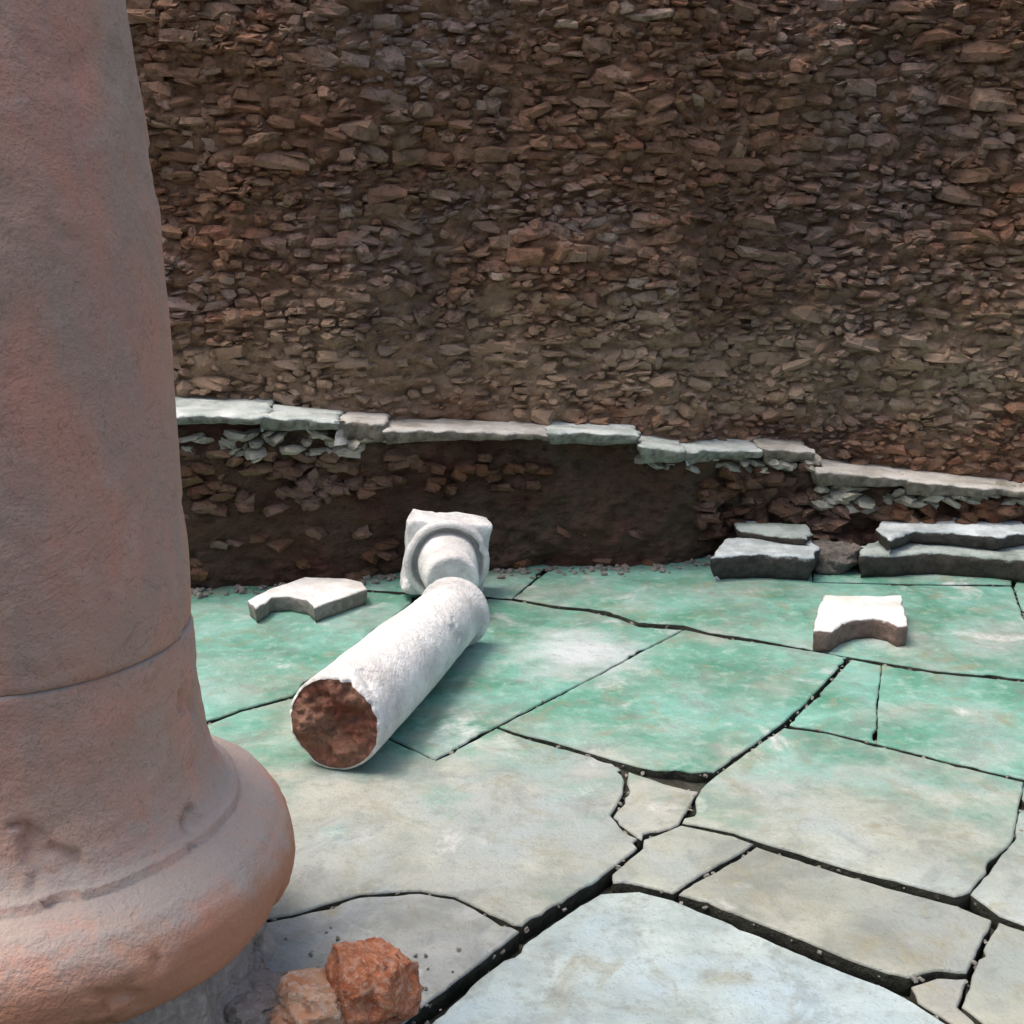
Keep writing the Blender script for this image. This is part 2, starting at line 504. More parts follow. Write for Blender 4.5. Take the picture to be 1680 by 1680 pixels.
def rock_mesh(name, loc, dims, mat, parent=None, seed=0, subdiv=4, planes=9, rough=0.10, square=0.55, rot=(0, 0, 0), holes=(), cut=(0.72, 0.95)):
    """broken stone: rounded block, cut by fracture planes, roughened; sits with its lowest point on loc.z"""
    rnd = random.Random(seed)
    bm = bmesh.new()
    bmesh.ops.create_icosphere(bm, subdivisions=subdiv, radius=1.0)
    cuts = []
    for _ in range(planes):
        d = Vector((rnd.gauss(0, 1), rnd.gauss(0, 1), rnd.gauss(0, 1))).normalized()
        cuts.append((d, rnd.uniform(*cut)))
    eul = Euler(rot).to_matrix()
    for v in bm.verts:
        p = v.co.normalized()
        m = max(abs(p.x), abs(p.y), abs(p.z))
        p = p.lerp(p / m, square)
        for d, h in cuts:
            k = p.dot(d)
            if k > h:
                p -= d * (k - h) * 0.92
        for hd, hr, hk in holes:
            hv = Vector(hd).normalized()
            q = p.normalized()
            a = q.angle(hv)
            if a < hr:
                p *= 1 - hk * (math.cos(a / hr * math.pi) * 0.5 + 0.5)
        off = noise.noise_vector(p * 1.8 + Vector((seed, 1, 2))) * rough
        off += noise.noise_vector(p * 5.0 + Vector((seed, 3, 9))) * rough * 0.5
        off += noise.noise_vector(p * 13.0 + Vector((seed, 7, 4))) * rough * 0.28
        p = p + off
        v.co = eul @ Vector((p.x * dims[0] / 2, p.y * dims[1] / 2, p.z * dims[2] / 2))
    lo = min(v.co.z for v in bm.verts) * 0.86
    for v in bm.verts:
        if v.co.z < lo:
            v.co.z = lo
        v.co.z -= lo
        v.co += Vector(loc)
    me = bpy.data.meshes.new(name)
    bm.to_mesh(me); bm.free()
    me.materials.append(mat)
    for p in me.polygons:
        p.use_smooth = True
    return link_mesh(name, me, parent)

def lathe(name, profile, mats, origin, axis, parent=None, seg=72, rough=0.0, seed=0, scale=10.0, chips=0.0, mat_of=None, cap=(False, False), jag=None):
    """profile: list of (distance along axis, radius)"""
    ax = Vector(axis).normalized()
    up = Vector((0, 0, 1)) if abs(ax.z) < 0.9 else Vector((0, 1, 0))
    u = ax.cross(up).normalized()
    w = u.cross(ax).normalized()
    o = Vector(origin)
    verts, faces, mi = [], [], []
    for (s, r) in profile:
        for i in range(seg):
            a = 2 * math.pi * i / seg
            d = u * math.cos(a) + w * math.sin(a)
            p = o + ax * (s + (jag(a, s) if jag else 0.0)) + d * r
            dr = 0.0
            if rough:
                dr += fbm((p.x + seed, p.y, p.z), scale, 4) * rough
            if chips:
                q = noise.noise(p * 7.0 + Vector((seed, 11, 3))) + 0.35 * noise.noise(p * 24.0 + Vector((seed, 1, 3))) + 0.15 * noise.noise(p * 60.0)
                if q > 0.40:
                    dr -= min(chips, (q - 0.40) * chips * 9) * (0.8 + 0.5 * noise.noise(p * 38.0))
            verts.append(p + d * dr)
    n = len(profile)
    for k in range(n - 1):
        for i in range(seg):
            j = (i + 1) % seg
            faces.append((k * seg + i, k * seg + j, (k + 1) * seg + j, (k + 1) * seg + i))
            mi.append(mat_of(k) if mat_of else 0)
    for which, k in ((0, 0), (1, n - 1)):
        if cap[which]:
            f = tuple(k * seg + i for i in range(seg))
            faces.append(tuple(reversed(f)) if which == 0 else f)
            mi.append(0)
    ob = mesh_obj(name, verts, faces, mats, parent, True, mi)
    bm = bmesh.new(); bm.from_mesh(ob.data)
    bmesh.ops.recalc_face_normals(bm, faces=bm.faces)
    bm.to_mesh(ob.data); bm.free()
    return ob

def dense(profile, step):
    out = []
    for (s0, r0), (s1, r1) in zip(profile, profile[1:]):
        k = max(1, int(math.hypot(s1 - s0, r1 - r0) / step))
        for j in range(k):
            out.append((s0 + (s1 - s0) * j / k, r0 + (r1 - r0) * j / k))
    out.append(profile[-1])
    return out

# ---------------------------------------------------------------- ground and pavement
gnd = mesh_obj('ground', [(-400, -400, -0.14), (400, -400, -0.14), (400, 400, -0.14), (-400, 400, -0.14)], [(0, 1, 2, 3)], M_EARTH, smooth=False)
tag(gnd, kind='structure')

nx, ny = 300, 250
bv, bf = [], []
for j in range(ny + 1):
    for i in range(nx + 1):
        x = -3.4 + 7.2 * i / nx
        y = -0.6 + 5.9 * j / ny
        bv.append((x, y, -0.028 + 0.010 * fbm((x, y, 0), 4.5, 3) - 0.022 * min(1, max(0, (2.95 - y) / 0.25))))
for j in range(ny):
    for i in range(nx):
        a = j * (nx + 1) + i
        bf.append((a, a + 1, a + nx + 2, a + nx + 1))
pave = mesh_obj('pavement', bv, bf, M_EARTH, smooth=True)
tag(pave, kind='structure')

# every slab as traced on the floor: (outline in photo pixels on the floor plane, tint, gap, height, tilt)
S = [
    # broad slab in the middle, in front of the fallen shaft
    ([(716, 1247), (814, 1194), (865, 1212), (985, 1244), (1026, 1260), (1023, 1300), (1002, 1336), (1017, 1355), (1050, 1374),
      (1048, 1390), (998, 1428), (958, 1462), (857, 1522), (800, 1498), (745, 1470), (690, 1461), (590, 1467), (480, 1500), (300, 1530),
      (160, 1280), (300, 1205), (395, 1168), (480, 1146), (560, 1176), (650, 1218)], (1.0, 0.985, 0.94), 0.004, 0.002),
    # lower left slab beside the column base
    ([(590, 1470), (690, 1464), (745, 1473), (800, 1501), (853, 1526), (768, 1594), (705, 1640), (640, 1700), (480, 1860), (120, 1800), (280, 1540), (480, 1503)],
     (1.0, 0.99, 1.03), 0.003, 0.0),
    # near slab with the rounded corner
    ([(724, 1664), (780, 1612), (868, 1544), (950, 1487), (985, 1468), (1049, 1464), (1105, 1478), (1216, 1524), (1305, 1562), (1382, 1594),
      (1450, 1619), (1500, 1645), (1570, 1690), (1760, 1830), (1500, 2150), (300, 2150), (520, 1870)], (1.10, 1.24, 1.32), 0.004, 0.004),
    # small broken slab with the bite
    ([(1031, 1263), (1090, 1283), (1146, 1296), (1114, 1349), (1053, 1374), (1021, 1354), (1006, 1336), (1027, 1300)], (0.98, 0.95, 0.90), 0.002, -0.004),
    ([(1117, 1353), (1160, 1362), (1204, 1371), (1236, 1384), (1212, 1401), (1150, 1434), (1104, 1464), (1049, 1450), (1006, 1446), (1004, 1432), (1054, 1390), (1056, 1376)],
     (0.90, 0.90, 0.86), 0.003, 0.0),
    # right slab, large
    ([(1150, 1294), (1174, 1272), (1230, 1231), (1285, 1194), (1353, 1203), (1448, 1227), (1543, 1251), (1680, 1285), (1662, 1378), (1592, 1464), (1566, 1472), (1484, 1450),
      (1394, 1427), (1311, 1400), (1243, 1380), (1204, 1366), (1156, 1356), (1119, 1349)], (0.97, 0.98, 0.93), 0.003, 0.003),
    ([(1680, 1285), (1900, 1340), (1960, 1600), (1680, 1515), (1640, 1500), (1592, 1464), (1662, 1378)], (0.93, 0.96, 0.96), 0.003, 0.0),
    # long narrow slab
    ([(1113, 1466), (1156, 1438), (1216, 1405), (1240, 1388), (1311, 1410), (1394, 1437), (1484, 1462), (1567, 1484), (1628, 1508), (1622, 1526), (1604, 1556), (1586, 1594),
      (1537, 1590), (1490, 1602), (1454, 1594), (1382, 1568), (1305, 1536), (1216, 1501), (1144, 1476)], (0.83, 0.81, 0.75), 0.003, 0.0),
    ([(1638, 1512), (1690, 1530), (1960, 1610), (2050, 1800), (1760, 1790), (1640, 1700), (1577, 1650), (1594, 1598), (1612, 1556), (1630, 1526)], (0.80, 0.80, 0.74), 0.003, 0.0),
    ([(1494, 1614), (1537, 1600), (1588, 1602), (1572, 1648), (1640, 1704), (1760, 1800), (1760, 1820), (1574, 1684), (1506, 1640)], (0.82, 0.78, 0.74), 0.003, -0.004),
    # middle row behind
    ([(818, 1192), (900, 1150), (985, 1106), (1054, 1069), (1122, 1034), (1163, 1043), (1290, 1063), (1392, 1080), (1322, 1155), (1281, 1190), (1228, 1228), (1171, 1268),
      (1097, 1269), (1037, 1256), (990, 1242), (900, 1215), (865, 1207)], (1.0, 1.0, 0.96), 0.004, 0.004),
    ([(1396, 1081), (1447, 1091), (1440, 1150), (1438, 1219), (1353, 1198), (1290, 1188), (1326, 1155)], (0.9, 1.0, 0.98), 0.003, 0.0),
    ([(1447, 1091), (1535, 1105), (1680, 1118), (1950, 1150), (1960, 1340), (1680, 1278), (1543, 1246), (1438, 1219), (1440, 1150)], (0.92, 0.98, 0.95), 0.003, 0.002),
    # slab under the fallen shaft
    ([(714, 1244), (790, 1203), (814, 1190), (900, 1146), (985, 1103), (1054, 1066), (1120, 1032), (1048, 1027), (1015, 1014), (966, 1003), (911, 998), (840, 985), (700, 975),
      (600, 1050), (480, 1143), (560, 1172), (650, 1214)], (1.0, 1.0, 1.0), 0.003, 0.0),
    # far left slabs
    ([(480, 1141), (600, 1048), (690, 975), (560, 968), (430, 960), (200, 962), (60, 1100), (100, 1260), (300, 1200), (395, 1165)], (0.92, 1.02, 0.97), 0.003, 0.002),
    ([(690, 972), (770, 905), (560, 905), (300, 905), (200, 958), (430, 957), (560, 965)], (0.9, 1.0, 0.95), 0.003, 0.0),
    ([(700, 972), (840, 982), (930, 905), (780, 905)], (1.05, 1.03, 1.0), 0.003, 0.003),
    # far row along the foot of the wall
    ([(842, 982), (911, 994), (966, 999), (1015, 1009), (1048, 1022), (1122, 1026), (1163, 1038), (1240, 1049), (1290, 1059), (1345, 1070), (1406, 1080), (1535, 1101), (1690, 1115),
      (1690, 1040), (1660, 962), (1500, 960), (1334, 956), (1328, 905), (940, 905)], (1.0, 1.03, 1.0), 0.003, 0.003),
    ([(1334, 953), (1500, 957), (1660, 959), (1680, 905), (1328, 905)], (1.08, 1.04, 1.0), 0.002, 0.0),
    ([(1690, 1115), (1950, 1145), (2100, 1000), (2080, 905), (1682, 905), (1664, 962), (1690, 1040)], (0.95, 1.0, 0.98), 0.003, 0.0),
]
FILM = [.46, .24, .12, .36, .36, .52, .44, .42, .44, .32, .60, .74, .72, .50, .66, .60, .45, .58, .2, .6]
for i, (pix, tint, gap, top) in enumerate(S):
    plan = [ground(*p) for p in pix]
    rnd = random.Random(100 + i)
    sl = slab_mesh('slab', plan, -0.09, top, [M_FLOOR, M_EARTH], pave, step=0.022, jitter=0.003, bevel=0.006, seed=i + 1, gap=gap * 0.35, chip=0.05,
                   tilt=(rnd.uniform(-.004, .004), rnd.uniform(-.004, .004)))
    sl.color = (*tint, FILM[i])

# ---------------------------------------------------------------- back wall: low ledge and rubble face
LEDGE_Y = [(-3.4, 4.45), (-1.28, 4.70), (-0.8, 4.80), (-0.3, 4.95), (0.4, 5.01), (0.68, 5.03), (0.92, 5.20), (1.3, 5.20), (2.1, 5.14), (3.6, 5.05)]
LEDGE_TOP_PIX = [(285, 676), (400, 682), (545, 692), (640, 697), (760, 704), (900, 706), (1040, 712), (1060, 728), (1150, 738), (1325, 742), (1345, 766), (1480, 782), (1680, 806)]
def yb(x):
    return lerp_table(LEDGE_Y, x)
def pix_on_ledge(px, py):
    y = 4.9
    for _ in range(6):
        p = on_depth(px, py, y)
        y = yb(p.x)
    return on_depth(px, py, y)
LT = [(p.x, p.z) for p in (pix_on_ledge(*q) for q in LEDGE_TOP_PIX)]
LT = [(-3.4, LT[0][1] + 0.02)] + LT + [(3.6, LT[-1][1] - 0.05)]
def ledge_z(x):
    return lerp_table(LT, x)
def yw(x):
    return max(5.06, yb(x) + 0.21) + 0.06 * noise.noise(Vector((x * 0.7, 3.1, 0)))

ledge = empty('wall_ledge', (0, 5.0, 0))
tag(ledge, 'low dark ledge with broken pale marble top along the foot of the rubble wall', 'ledge')
lv, lf = [], []
NX, NZ = 380, 64
for j in range(NZ + 1):
    for i in range(NX + 1):
        x = -3.4 + 7.0 * i / NX
        f = j / NZ
        z = -0.1 + (ledge_z(x) - 0.035 + 0.1) * f
        y = yb(x) + 0.045 + 0.04 * fbm((x, 0, z), 3.0, 4) + 0.035 * fbm((x, 4, z), 10.0, 4) + 0.026 * abs(fbm((x, 9, z * 1.4), 24.0, 4))
        lv.append((x, y, z))
for j in range(NZ):
    for i in range(NX):
        a = j * (NX + 1) + i
        lf.append((a, a + 1, a + NX + 2, a + NX + 1))
base = len(lv)
for i in range(NX + 1):                                   # rough top under the cap stones, back to the wall
    x = -3.4 + 7.0 * i / NX
    lv.append((x, yw(x) + 0.25, ledge_z(x) - 0.03 + 0.012 * fbm((x, 1, 1), 9, 3)))
for i in range(NX):
    a = NZ * (NX + 1) + i
    lf.append((a, a + 1, base + i + 1, base + i))
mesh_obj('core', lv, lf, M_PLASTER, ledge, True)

# cap stones along the ledge: (left px, right px, thickness, overhang, material, lift)
CAPS = [(150, 430, .04, .045, K_CAP_GREEN, 0), (432, 556, .045, .035, K_CAP_GREEN, .003), (558, 632, .08, .03, K_CAP_BEIGE, .012), (634, 896, .04, .04, K_CAP_BEIGE, 0),
        (898, 1046, .045, .05, K_CAP_GREEN, 0), (1050, 1122, .06, .055, K_CAP_GREEN, .004), (1124, 1250, .045, .04, K_CAP_GREEN, -.004), (1252, 1334, .05, .02, K_CAP_BEIGE, .006),
        (1340, 1490, .055, .05, K_CAP_BEIGE, 0), (1492, 1690, .045, .05, K_CAP_BEIGE, 0), (1692, 1800, .05, .04, K_CAP_BEIGE, 0)]
for i, (pa, pb, th, ov, m, lift) in enumerate(CAPS):
    rnd = random.Random(i * 5 + 3)
    xa = pix_on_ledge(pa - 3, 730).x; xb = pix_on_ledge(pb + 3, 730).x
    n = 5
    front = [(xa + (xb - xa) * k / n, yb(xa + (xb - xa) * k / n) - ov + rnd.uniform(-.022, .022)) for k in range(n + 1)]
    plan = front + [(xb, yw(xb) + 0.06), (xa, yw(xa) + 0.06)]
    xm = (xa + xb) / 2
    th *= 1.05
    zt = ledge_z(xm) + lift + rnd.uniform(-.005, .005)
    slope = (ledge_z(xb - .02) - ledge_z(xa + .02)) / max(.05, xb - xa)
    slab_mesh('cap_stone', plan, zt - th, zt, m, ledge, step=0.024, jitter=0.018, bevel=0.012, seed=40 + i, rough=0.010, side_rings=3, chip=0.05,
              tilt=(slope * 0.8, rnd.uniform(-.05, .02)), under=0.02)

# stone shapes shared by all rubble
def stone_shape(seed, sq=0.72):
    rnd = random.Random(seed)
    bm = bmesh.new()
    bmesh.ops.create_cube(bm, size=2.0)
    bmesh.ops.subdivide_edges(bm, edges=bm.edges[:], cuts=1, use_grid_fill=True)
    for v in bm.verts:
        q = v.co.normalized()
        p = q.lerp(v.co, sq) * 0.64
        v.co = p + Vector((rnd.uniform(-.17, .17), rnd.uniform(-.17, .17), rnd.uniform(-.17, .17)))
    me = bpy.data.meshes.new('stone')
    bm.to_mesh(me); bm.free()
    for p in me.polygons:
        p.use_smooth = False
    me.materials.append(M_STONE_O)
    return me
SHAPES = [stone_shape(900 + k, 0.22 + 0.07 * (k % 7)) for k in range(16)]
SHAPE_V = [[v.co.copy() for v in m.vertices] for m in SHAPES]
SHAPE_F = [[tuple(p.vertices) for p in m.polygons] for m in SHAPES]

def recoloured(mat):
    out = []
    for m in SHAPES:
        c = m.copy(); c.materials.clear(); c.materials.append(mat); out.append(c)
    return out
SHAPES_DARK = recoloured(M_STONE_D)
SHAPES_PALE = recoloured(M_PALE)
def place_single(lst, parent, shapes=SHAPES):
    for (k, M) in lst:
        o = bpy.data.objects.new('stone', shapes[k])
        COL.objects.link(o)
        o.parent = parent
        o.matrix_parent_inverse = Matrix.Translation(-parent.location)
        o.matrix_basis = M

def place_mass(name, lst, parent):
    vv, ff, rr = [], [], []
    for (k, M) in lst:
        b = len(vv)
        r = random.random()
        for c in SHAPE_V[k]:
            vv.append(M @ c); rr.append(r)
        for f in SHAPE_F[k]:
            ff.append(tuple(b + q for q in f))
    o = mesh_obj(name, vv, ff, M_STONE_A, parent, False)
    at = o.data.attributes.new('rnd', 'FLOAT', 'POINT')
    at.data.foreach_set('value', rr)
    o['kind'] = 'stuff'
    return o

wall = empty('rubble_wall', (0, 5.2, 0))
tag(wall, 'tall rough brown rubble wall filling the background', 'wall')
WALL_TOP = 2.62
def face_y(x, z):
    return yw(x) + 0.05 * fbm((x, 0, z), 1.6, 3) + 0.035 * fbm((x, 7, z), 5.0, 3)
wv, wf = [], []
NX, NZ = 460, 190
for j in range(NZ + 1):
    for i in range(NX + 1):
        x = -3.4 + 7.0 * i / NX
        z = 0.2 + (WALL_TOP - 0.2 + 0.10 * noise.noise(Vector((x * 2.1, 8, 0)))) * j / NZ
        y = face_y(x, z) + 0.006 + 0.034 * fbm((x, 3, z * 1.6), 13.0, 4) + 0.012 * fbm((x, 8, z * 1.5), 42.0, 2)
        wv.append((x, y, z))
for j in range(NZ):
    for i in range(NX):
        a = j * (NX + 1) + i
        wf.append((a, a + 1, a + NX + 2, a + NX + 1))
b0 = len(wv)
for i in range(NX + 1):
    x = -3.4 + 7.0 * i / NX
    wv.append((x, 5.95, WALL_TOP + 0.05))
    wv.append((x, 5.95, -0.1))
for i in range(NX):
    a = NZ * (NX + 1) + i
    wf.append((a, a + 1, b0 + 2 * (i + 1), b0 + 2 * i))
    wf.append((b0 + 2 * i, b0 + 2 * (i + 1), b0 + 2 * (i + 1) + 1, b0 + 2 * i + 1))
mesh_obj('mortar_core', wv, wf, M_MORTAR, wall, True)

rnd = random.Random(21)
stones = []
z = 0.30
while z < WALL_TOP + 0.02:
    h = rnd.choice([0.018, 0.022, 0.026, 0.031, 0.038, 0.048]) * rnd.uniform(0.9, 1.1)
    x = -3.35 + rnd.uniform(0, .1)
    while x < 3.5:
        big = noise.noise(Vector((x * 0.8, 2.0, z * 0.9)))
        w = h * rnd.uniform(1.2, 3.6) * (1.0 + 0.35 * big)
        w = min(max(w, 0.035), 0.19)
        xc = x + w / 2
        zc = z + h / 2 + 0.035 * noise.noise(Vector((xc * 0.9, 5, z * 0.5))) + rnd.uniform(-.008, .008)
        x += w + rnd.uniform(0.002, 0.012)
        if zc - h / 2 < ledge_z(xc) - 0.02 or zc > WALL_TOP + 0.10 * noise.noise(Vector((xc * 2.1, 8, 0))) + 0.02:
            continue
        patch = noise.noise(Vector((xc * 1.4, 9.0, zc * 1.7)))
        if rnd.random() < 0.06 + max(0.0, patch) * 0.35:
            continue
        d = rnd.uniform(0.06, 0.11)
        y = face_y(xc, zc) + d * 0.36 + rnd.uniform(-.012, .014) + max(0.0, patch) * 0.02
        hh = h * rnd.uniform(0.65, 1.25)
        zc += rnd.gauss(0, .009)
        M = Matrix.Translation((xc, y, zc)) @ Euler((rnd.gauss(0, .22), rnd.gauss(0, .13), rnd.gauss(0, .25))).to_matrix().to_4x4() @ \
            Matrix.Diagonal((w * 0.86, d, hh * 0.9, 1))
        inview = -1.65 < xc < 2.35 and zc < 2.34
        stones.append((w * hh if inview else 0.0, rnd.randrange(16), M))
    z += h + rnd.uniform(0.002, 0.008)
for _ in range(2600):                                     # small stones and chips pressed into the joints
    xc = rnd.uniform(-3.3, 3.5); zc = rnd.uniform(0.35, WALL_TOP)
    if zc < ledge_z(xc) + 0.02: continue
    w = rnd.uniform(.014, .05); hh = w * rnd.uniform(.4, .9); d = w * rnd.uniform(.8, 1.5)
    M = Matrix.Translation((xc, face_y(xc, zc) + rnd.uniform(-.012, .02), zc)) @ Euler((rnd.gauss(0, .5), rnd.gauss(0, .45), rnd.uniform(-1, 1))).to_matrix().to_4x4() @ Matrix.Diagonal((w, d, hh, 1))
    stones.append((0.0, rnd.randrange(16), M))
for _ in range(70):                                       # a few larger blocks left in the face
    xc = rnd.uniform(-1.7, 2.5); zc = rnd.uniform(0.8, 2.4)
    w = rnd.uniform(.10, .19); hh = rnd.uniform(.045, .085); d = rnd.uniform(.08, .12)
    M = Matrix.Translation((xc, face_y(xc, zc) + d * .36 - rnd.uniform(-.004, .018), zc)) @ Euler((rnd.gauss(0, .15), rnd.gauss(0, .09), rnd.gauss(0, .2))).to_matrix().to_4x4() @ Matrix.Diagonal((w * .86, d, hh * .9, 1))
    stones.append((w * hh, rnd.randrange(16), M))
stones.sort(key=lambda s: -s[0])
place_single([(k, M) for _, k, M in stones[:290]], wall)
place_mass('rubble', [(k, M) for _, k, M in stones[290:]], wall)

# rubble sticking out of the ledge's face
led = []
def ledge_stone(px, py, w, h, out=0.0):
    p = pix_on_ledge(px, py)
    M = Matrix.Translation((p.x, p.y + 0.05 - out, p.z)) @ Euler((rnd.gauss(0, .2), rnd.gauss(0, .25), rnd.gauss(0, .25))).to_matrix().to_4x4() @ \
        Matrix.Diagonal((w, rnd.uniform(.07, .11), h, 1))
    led.append((rnd.randrange(16), M))
for _ in range(60):
    ledge_stone(rnd.uniform(300, 560), rnd.uniform(745, 840), rnd.uniform(.04, .085), rnd.uniform(.025, .045), rnd.uniform(-.03, .0))
for _ in range(30):
    ledge_stone(rnd.uniform(560, 900), rnd.uniform(750, 810), rnd.uniform(.04, .08), rnd.uniform(.025, .045), rnd.uniform(-.04, -.005))
for _ in range(60):
    ledge_stone(rnd.uniform(1150, 1345), rnd.uniform(770, 880), rnd.uniform(.04, .09), rnd.uniform(.025, .05), rnd.uniform(-.02, .015))
for _ in range(60):
    ledge_stone(rnd.uniform(1345, 1760), rnd.uniform(830, 900), rnd.uniform(.05, .11), rnd.uniform(.03, .05), rnd.uniform(-.01, .03))
for _ in range(26):
    ledge_stone(rnd.uniform(300, 1150), rnd.uniform(850, 960), rnd.uniform(.05, .10), rnd.uniform(.025, .045), rnd.uniform(-.05, -.03))
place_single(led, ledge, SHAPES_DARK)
led = []
for _ in range(38):                                       # pale crumbling layer just under the top stones
    ledge_stone(rnd.uniform(290, 640), rnd.uniform(712, 752), rnd.uniform(.03, .09), rnd.uniform(.018, .035), rnd.uniform(-.02, .025))
for _ in range(20):
    ledge_stone(rnd.uniform(1040, 1340), rnd.uniform(752, 772), rnd.uniform(.03, .08), rnd.uniform(.018, .03), rnd.uniform(-.02, .02))
for _ in range(50):
    ledge_stone(rnd.uniform(1345, 1760), 800 + rnd.uniform(0, 34), rnd.uniform(.04, .10), rnd.uniform(.02, .035), rnd.uniform(-.02, .04))
place_single([((0, 1, 2, 7, 8, 9)[k % 6], M) for k, M in led], ledge, SHAPES_PALE)

# ---------------------------------------------------------------- loose blocks at the foot of the wall
def block(name, pix, zbase, th, mats, label, cat, group=None, **kw):
    plan = [ground(px, py, zbase + th) for px, py in pix]
    o = slab_mesh(name, plan, zbase, zbase + th, mats, None, **kw)
    return tag(o, label, cat, group)

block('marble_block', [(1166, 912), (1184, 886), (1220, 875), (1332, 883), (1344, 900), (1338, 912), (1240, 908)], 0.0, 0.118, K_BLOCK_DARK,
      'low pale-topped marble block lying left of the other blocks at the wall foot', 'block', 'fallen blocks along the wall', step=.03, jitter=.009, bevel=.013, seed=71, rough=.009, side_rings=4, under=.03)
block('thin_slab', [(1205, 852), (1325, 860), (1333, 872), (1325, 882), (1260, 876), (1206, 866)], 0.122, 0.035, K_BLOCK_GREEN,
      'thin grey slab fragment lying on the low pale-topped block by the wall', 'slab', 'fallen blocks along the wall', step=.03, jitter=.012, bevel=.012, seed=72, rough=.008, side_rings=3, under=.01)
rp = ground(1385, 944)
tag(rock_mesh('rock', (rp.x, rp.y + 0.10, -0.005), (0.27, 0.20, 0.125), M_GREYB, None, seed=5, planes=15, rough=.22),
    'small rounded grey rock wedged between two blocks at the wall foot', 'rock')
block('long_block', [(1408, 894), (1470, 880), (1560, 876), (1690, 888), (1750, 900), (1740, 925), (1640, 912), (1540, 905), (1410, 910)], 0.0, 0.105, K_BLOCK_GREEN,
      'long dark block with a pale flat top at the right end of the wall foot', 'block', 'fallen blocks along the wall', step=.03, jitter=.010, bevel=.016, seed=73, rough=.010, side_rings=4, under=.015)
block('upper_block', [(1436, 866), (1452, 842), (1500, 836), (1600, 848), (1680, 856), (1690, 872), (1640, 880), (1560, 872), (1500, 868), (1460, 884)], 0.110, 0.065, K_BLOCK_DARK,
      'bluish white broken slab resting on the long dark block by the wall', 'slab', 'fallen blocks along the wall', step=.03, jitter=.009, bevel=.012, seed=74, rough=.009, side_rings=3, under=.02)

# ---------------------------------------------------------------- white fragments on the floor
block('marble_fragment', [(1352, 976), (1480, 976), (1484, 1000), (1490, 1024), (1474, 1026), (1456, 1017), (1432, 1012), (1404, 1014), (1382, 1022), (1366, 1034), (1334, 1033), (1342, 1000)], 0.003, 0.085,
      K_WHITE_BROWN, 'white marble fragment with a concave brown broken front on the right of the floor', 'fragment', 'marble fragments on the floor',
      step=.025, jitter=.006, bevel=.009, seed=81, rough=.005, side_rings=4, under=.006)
block('marble_fragment', [(406, 984), (440, 966), (500, 946), (560, 948), (594, 954), (602, 966), (560, 980), (516, 996), (502, 983), (474, 977), (446, 979), (432, 990), (420, 997)], 0.003, 0.064,
      K_WHITE_GREY, 'long white marble fragment with a grey hollow front lying left of the fallen capital', 'fragment', 'marble fragments on the floor',
      step=.025, jitter=.004, bevel=.007, seed=82, rough=.003, side_rings=4, under=.006)

# ---------------------------------------------------------------- fallen shaft
ra, rb = 0.139, 0.115
A = ground(545, 1193, ra); A.z = ra + 0.004
B = ground(752, 1000, rb); B.z = rb + 0.004
axis = (B - A).normalized()
L = (B - A).length
shaft = empty('fallen_column', (A.x, A.y, 0))
tag(shaft, 'white marble column shaft lying across the floor with a rusty broken end', 'column')
def jag(a, s):
    q = noise.noise(Vector((math.cos(a) * 2.2, math.sin(a) * 2.2, 5.0))) * 0.6 + noise.noise(Vector((math.cos(a) * 7, math.sin(a) * 7, 2.0))) * 0.5
    top = 0.5 + 0.5 * math.sin(a)
    return max(0.0, 1 - s / 0.09) * (0.010 + 0.030 * max(0, q + 0.15) * (0.4 + top))
prof = [(0.0, ra - .008), (0.004, ra - .001), (0.012, ra), (L * 0.5, ra - .006), (L - .075, rb - .002), (L - .072, rb + .008), (L - .062, rb + .016), (L - .05, rb + .018), (L - .038, rb + .016), (L - .028, rb + .008),
        (L - .026, rb - .004), (L - .006, rb - .006), (L, rb - .014)]
lathe('shaft', dense(prof, 0.009), M_WHITE, A, axis, shaft, seg=140, rough=0.0035, seed=3, scale=6.0, chips=0.007, cap=(False, True), jag=jag)
ep, ef = [], []
seg, nr = 110, 30
u = axis.cross(Vector((0, 0, 1))).normalized(); w = u.cross(axis).normalized()
for k in range(nr + 1):
    rr = (ra - .009) * k / nr
    for i in range(seg):
        a = 2 * math.pi * i / seg
        p = A + (u * math.cos(a) + w * math.sin(a)) * rr
        edge = 1 - (k / nr) ** 6
        dep = 0.014 * edge + (0.036 * fbm((p.x, p.y, p.z + 2), 9.0, 4) + 0.013 * abs(fbm((p.x + 3, p.y, p.z), 34.0, 3))) * (0.25 + 0.75 * edge)
        ep.append(p + axis * (dep + jag(a, 0) * (k / nr) ** 3))
for k in range(nr):
    for i in range(seg):
        j = (i + 1) % seg
        ef.append((k * seg + i, (k + 1) * seg + i, (k + 1) * seg + j, k * seg + j))
e = mesh_obj('broken_end', ep, ef, M_END, shaft, True)
e['label'] = 'rusty brown broken end face'

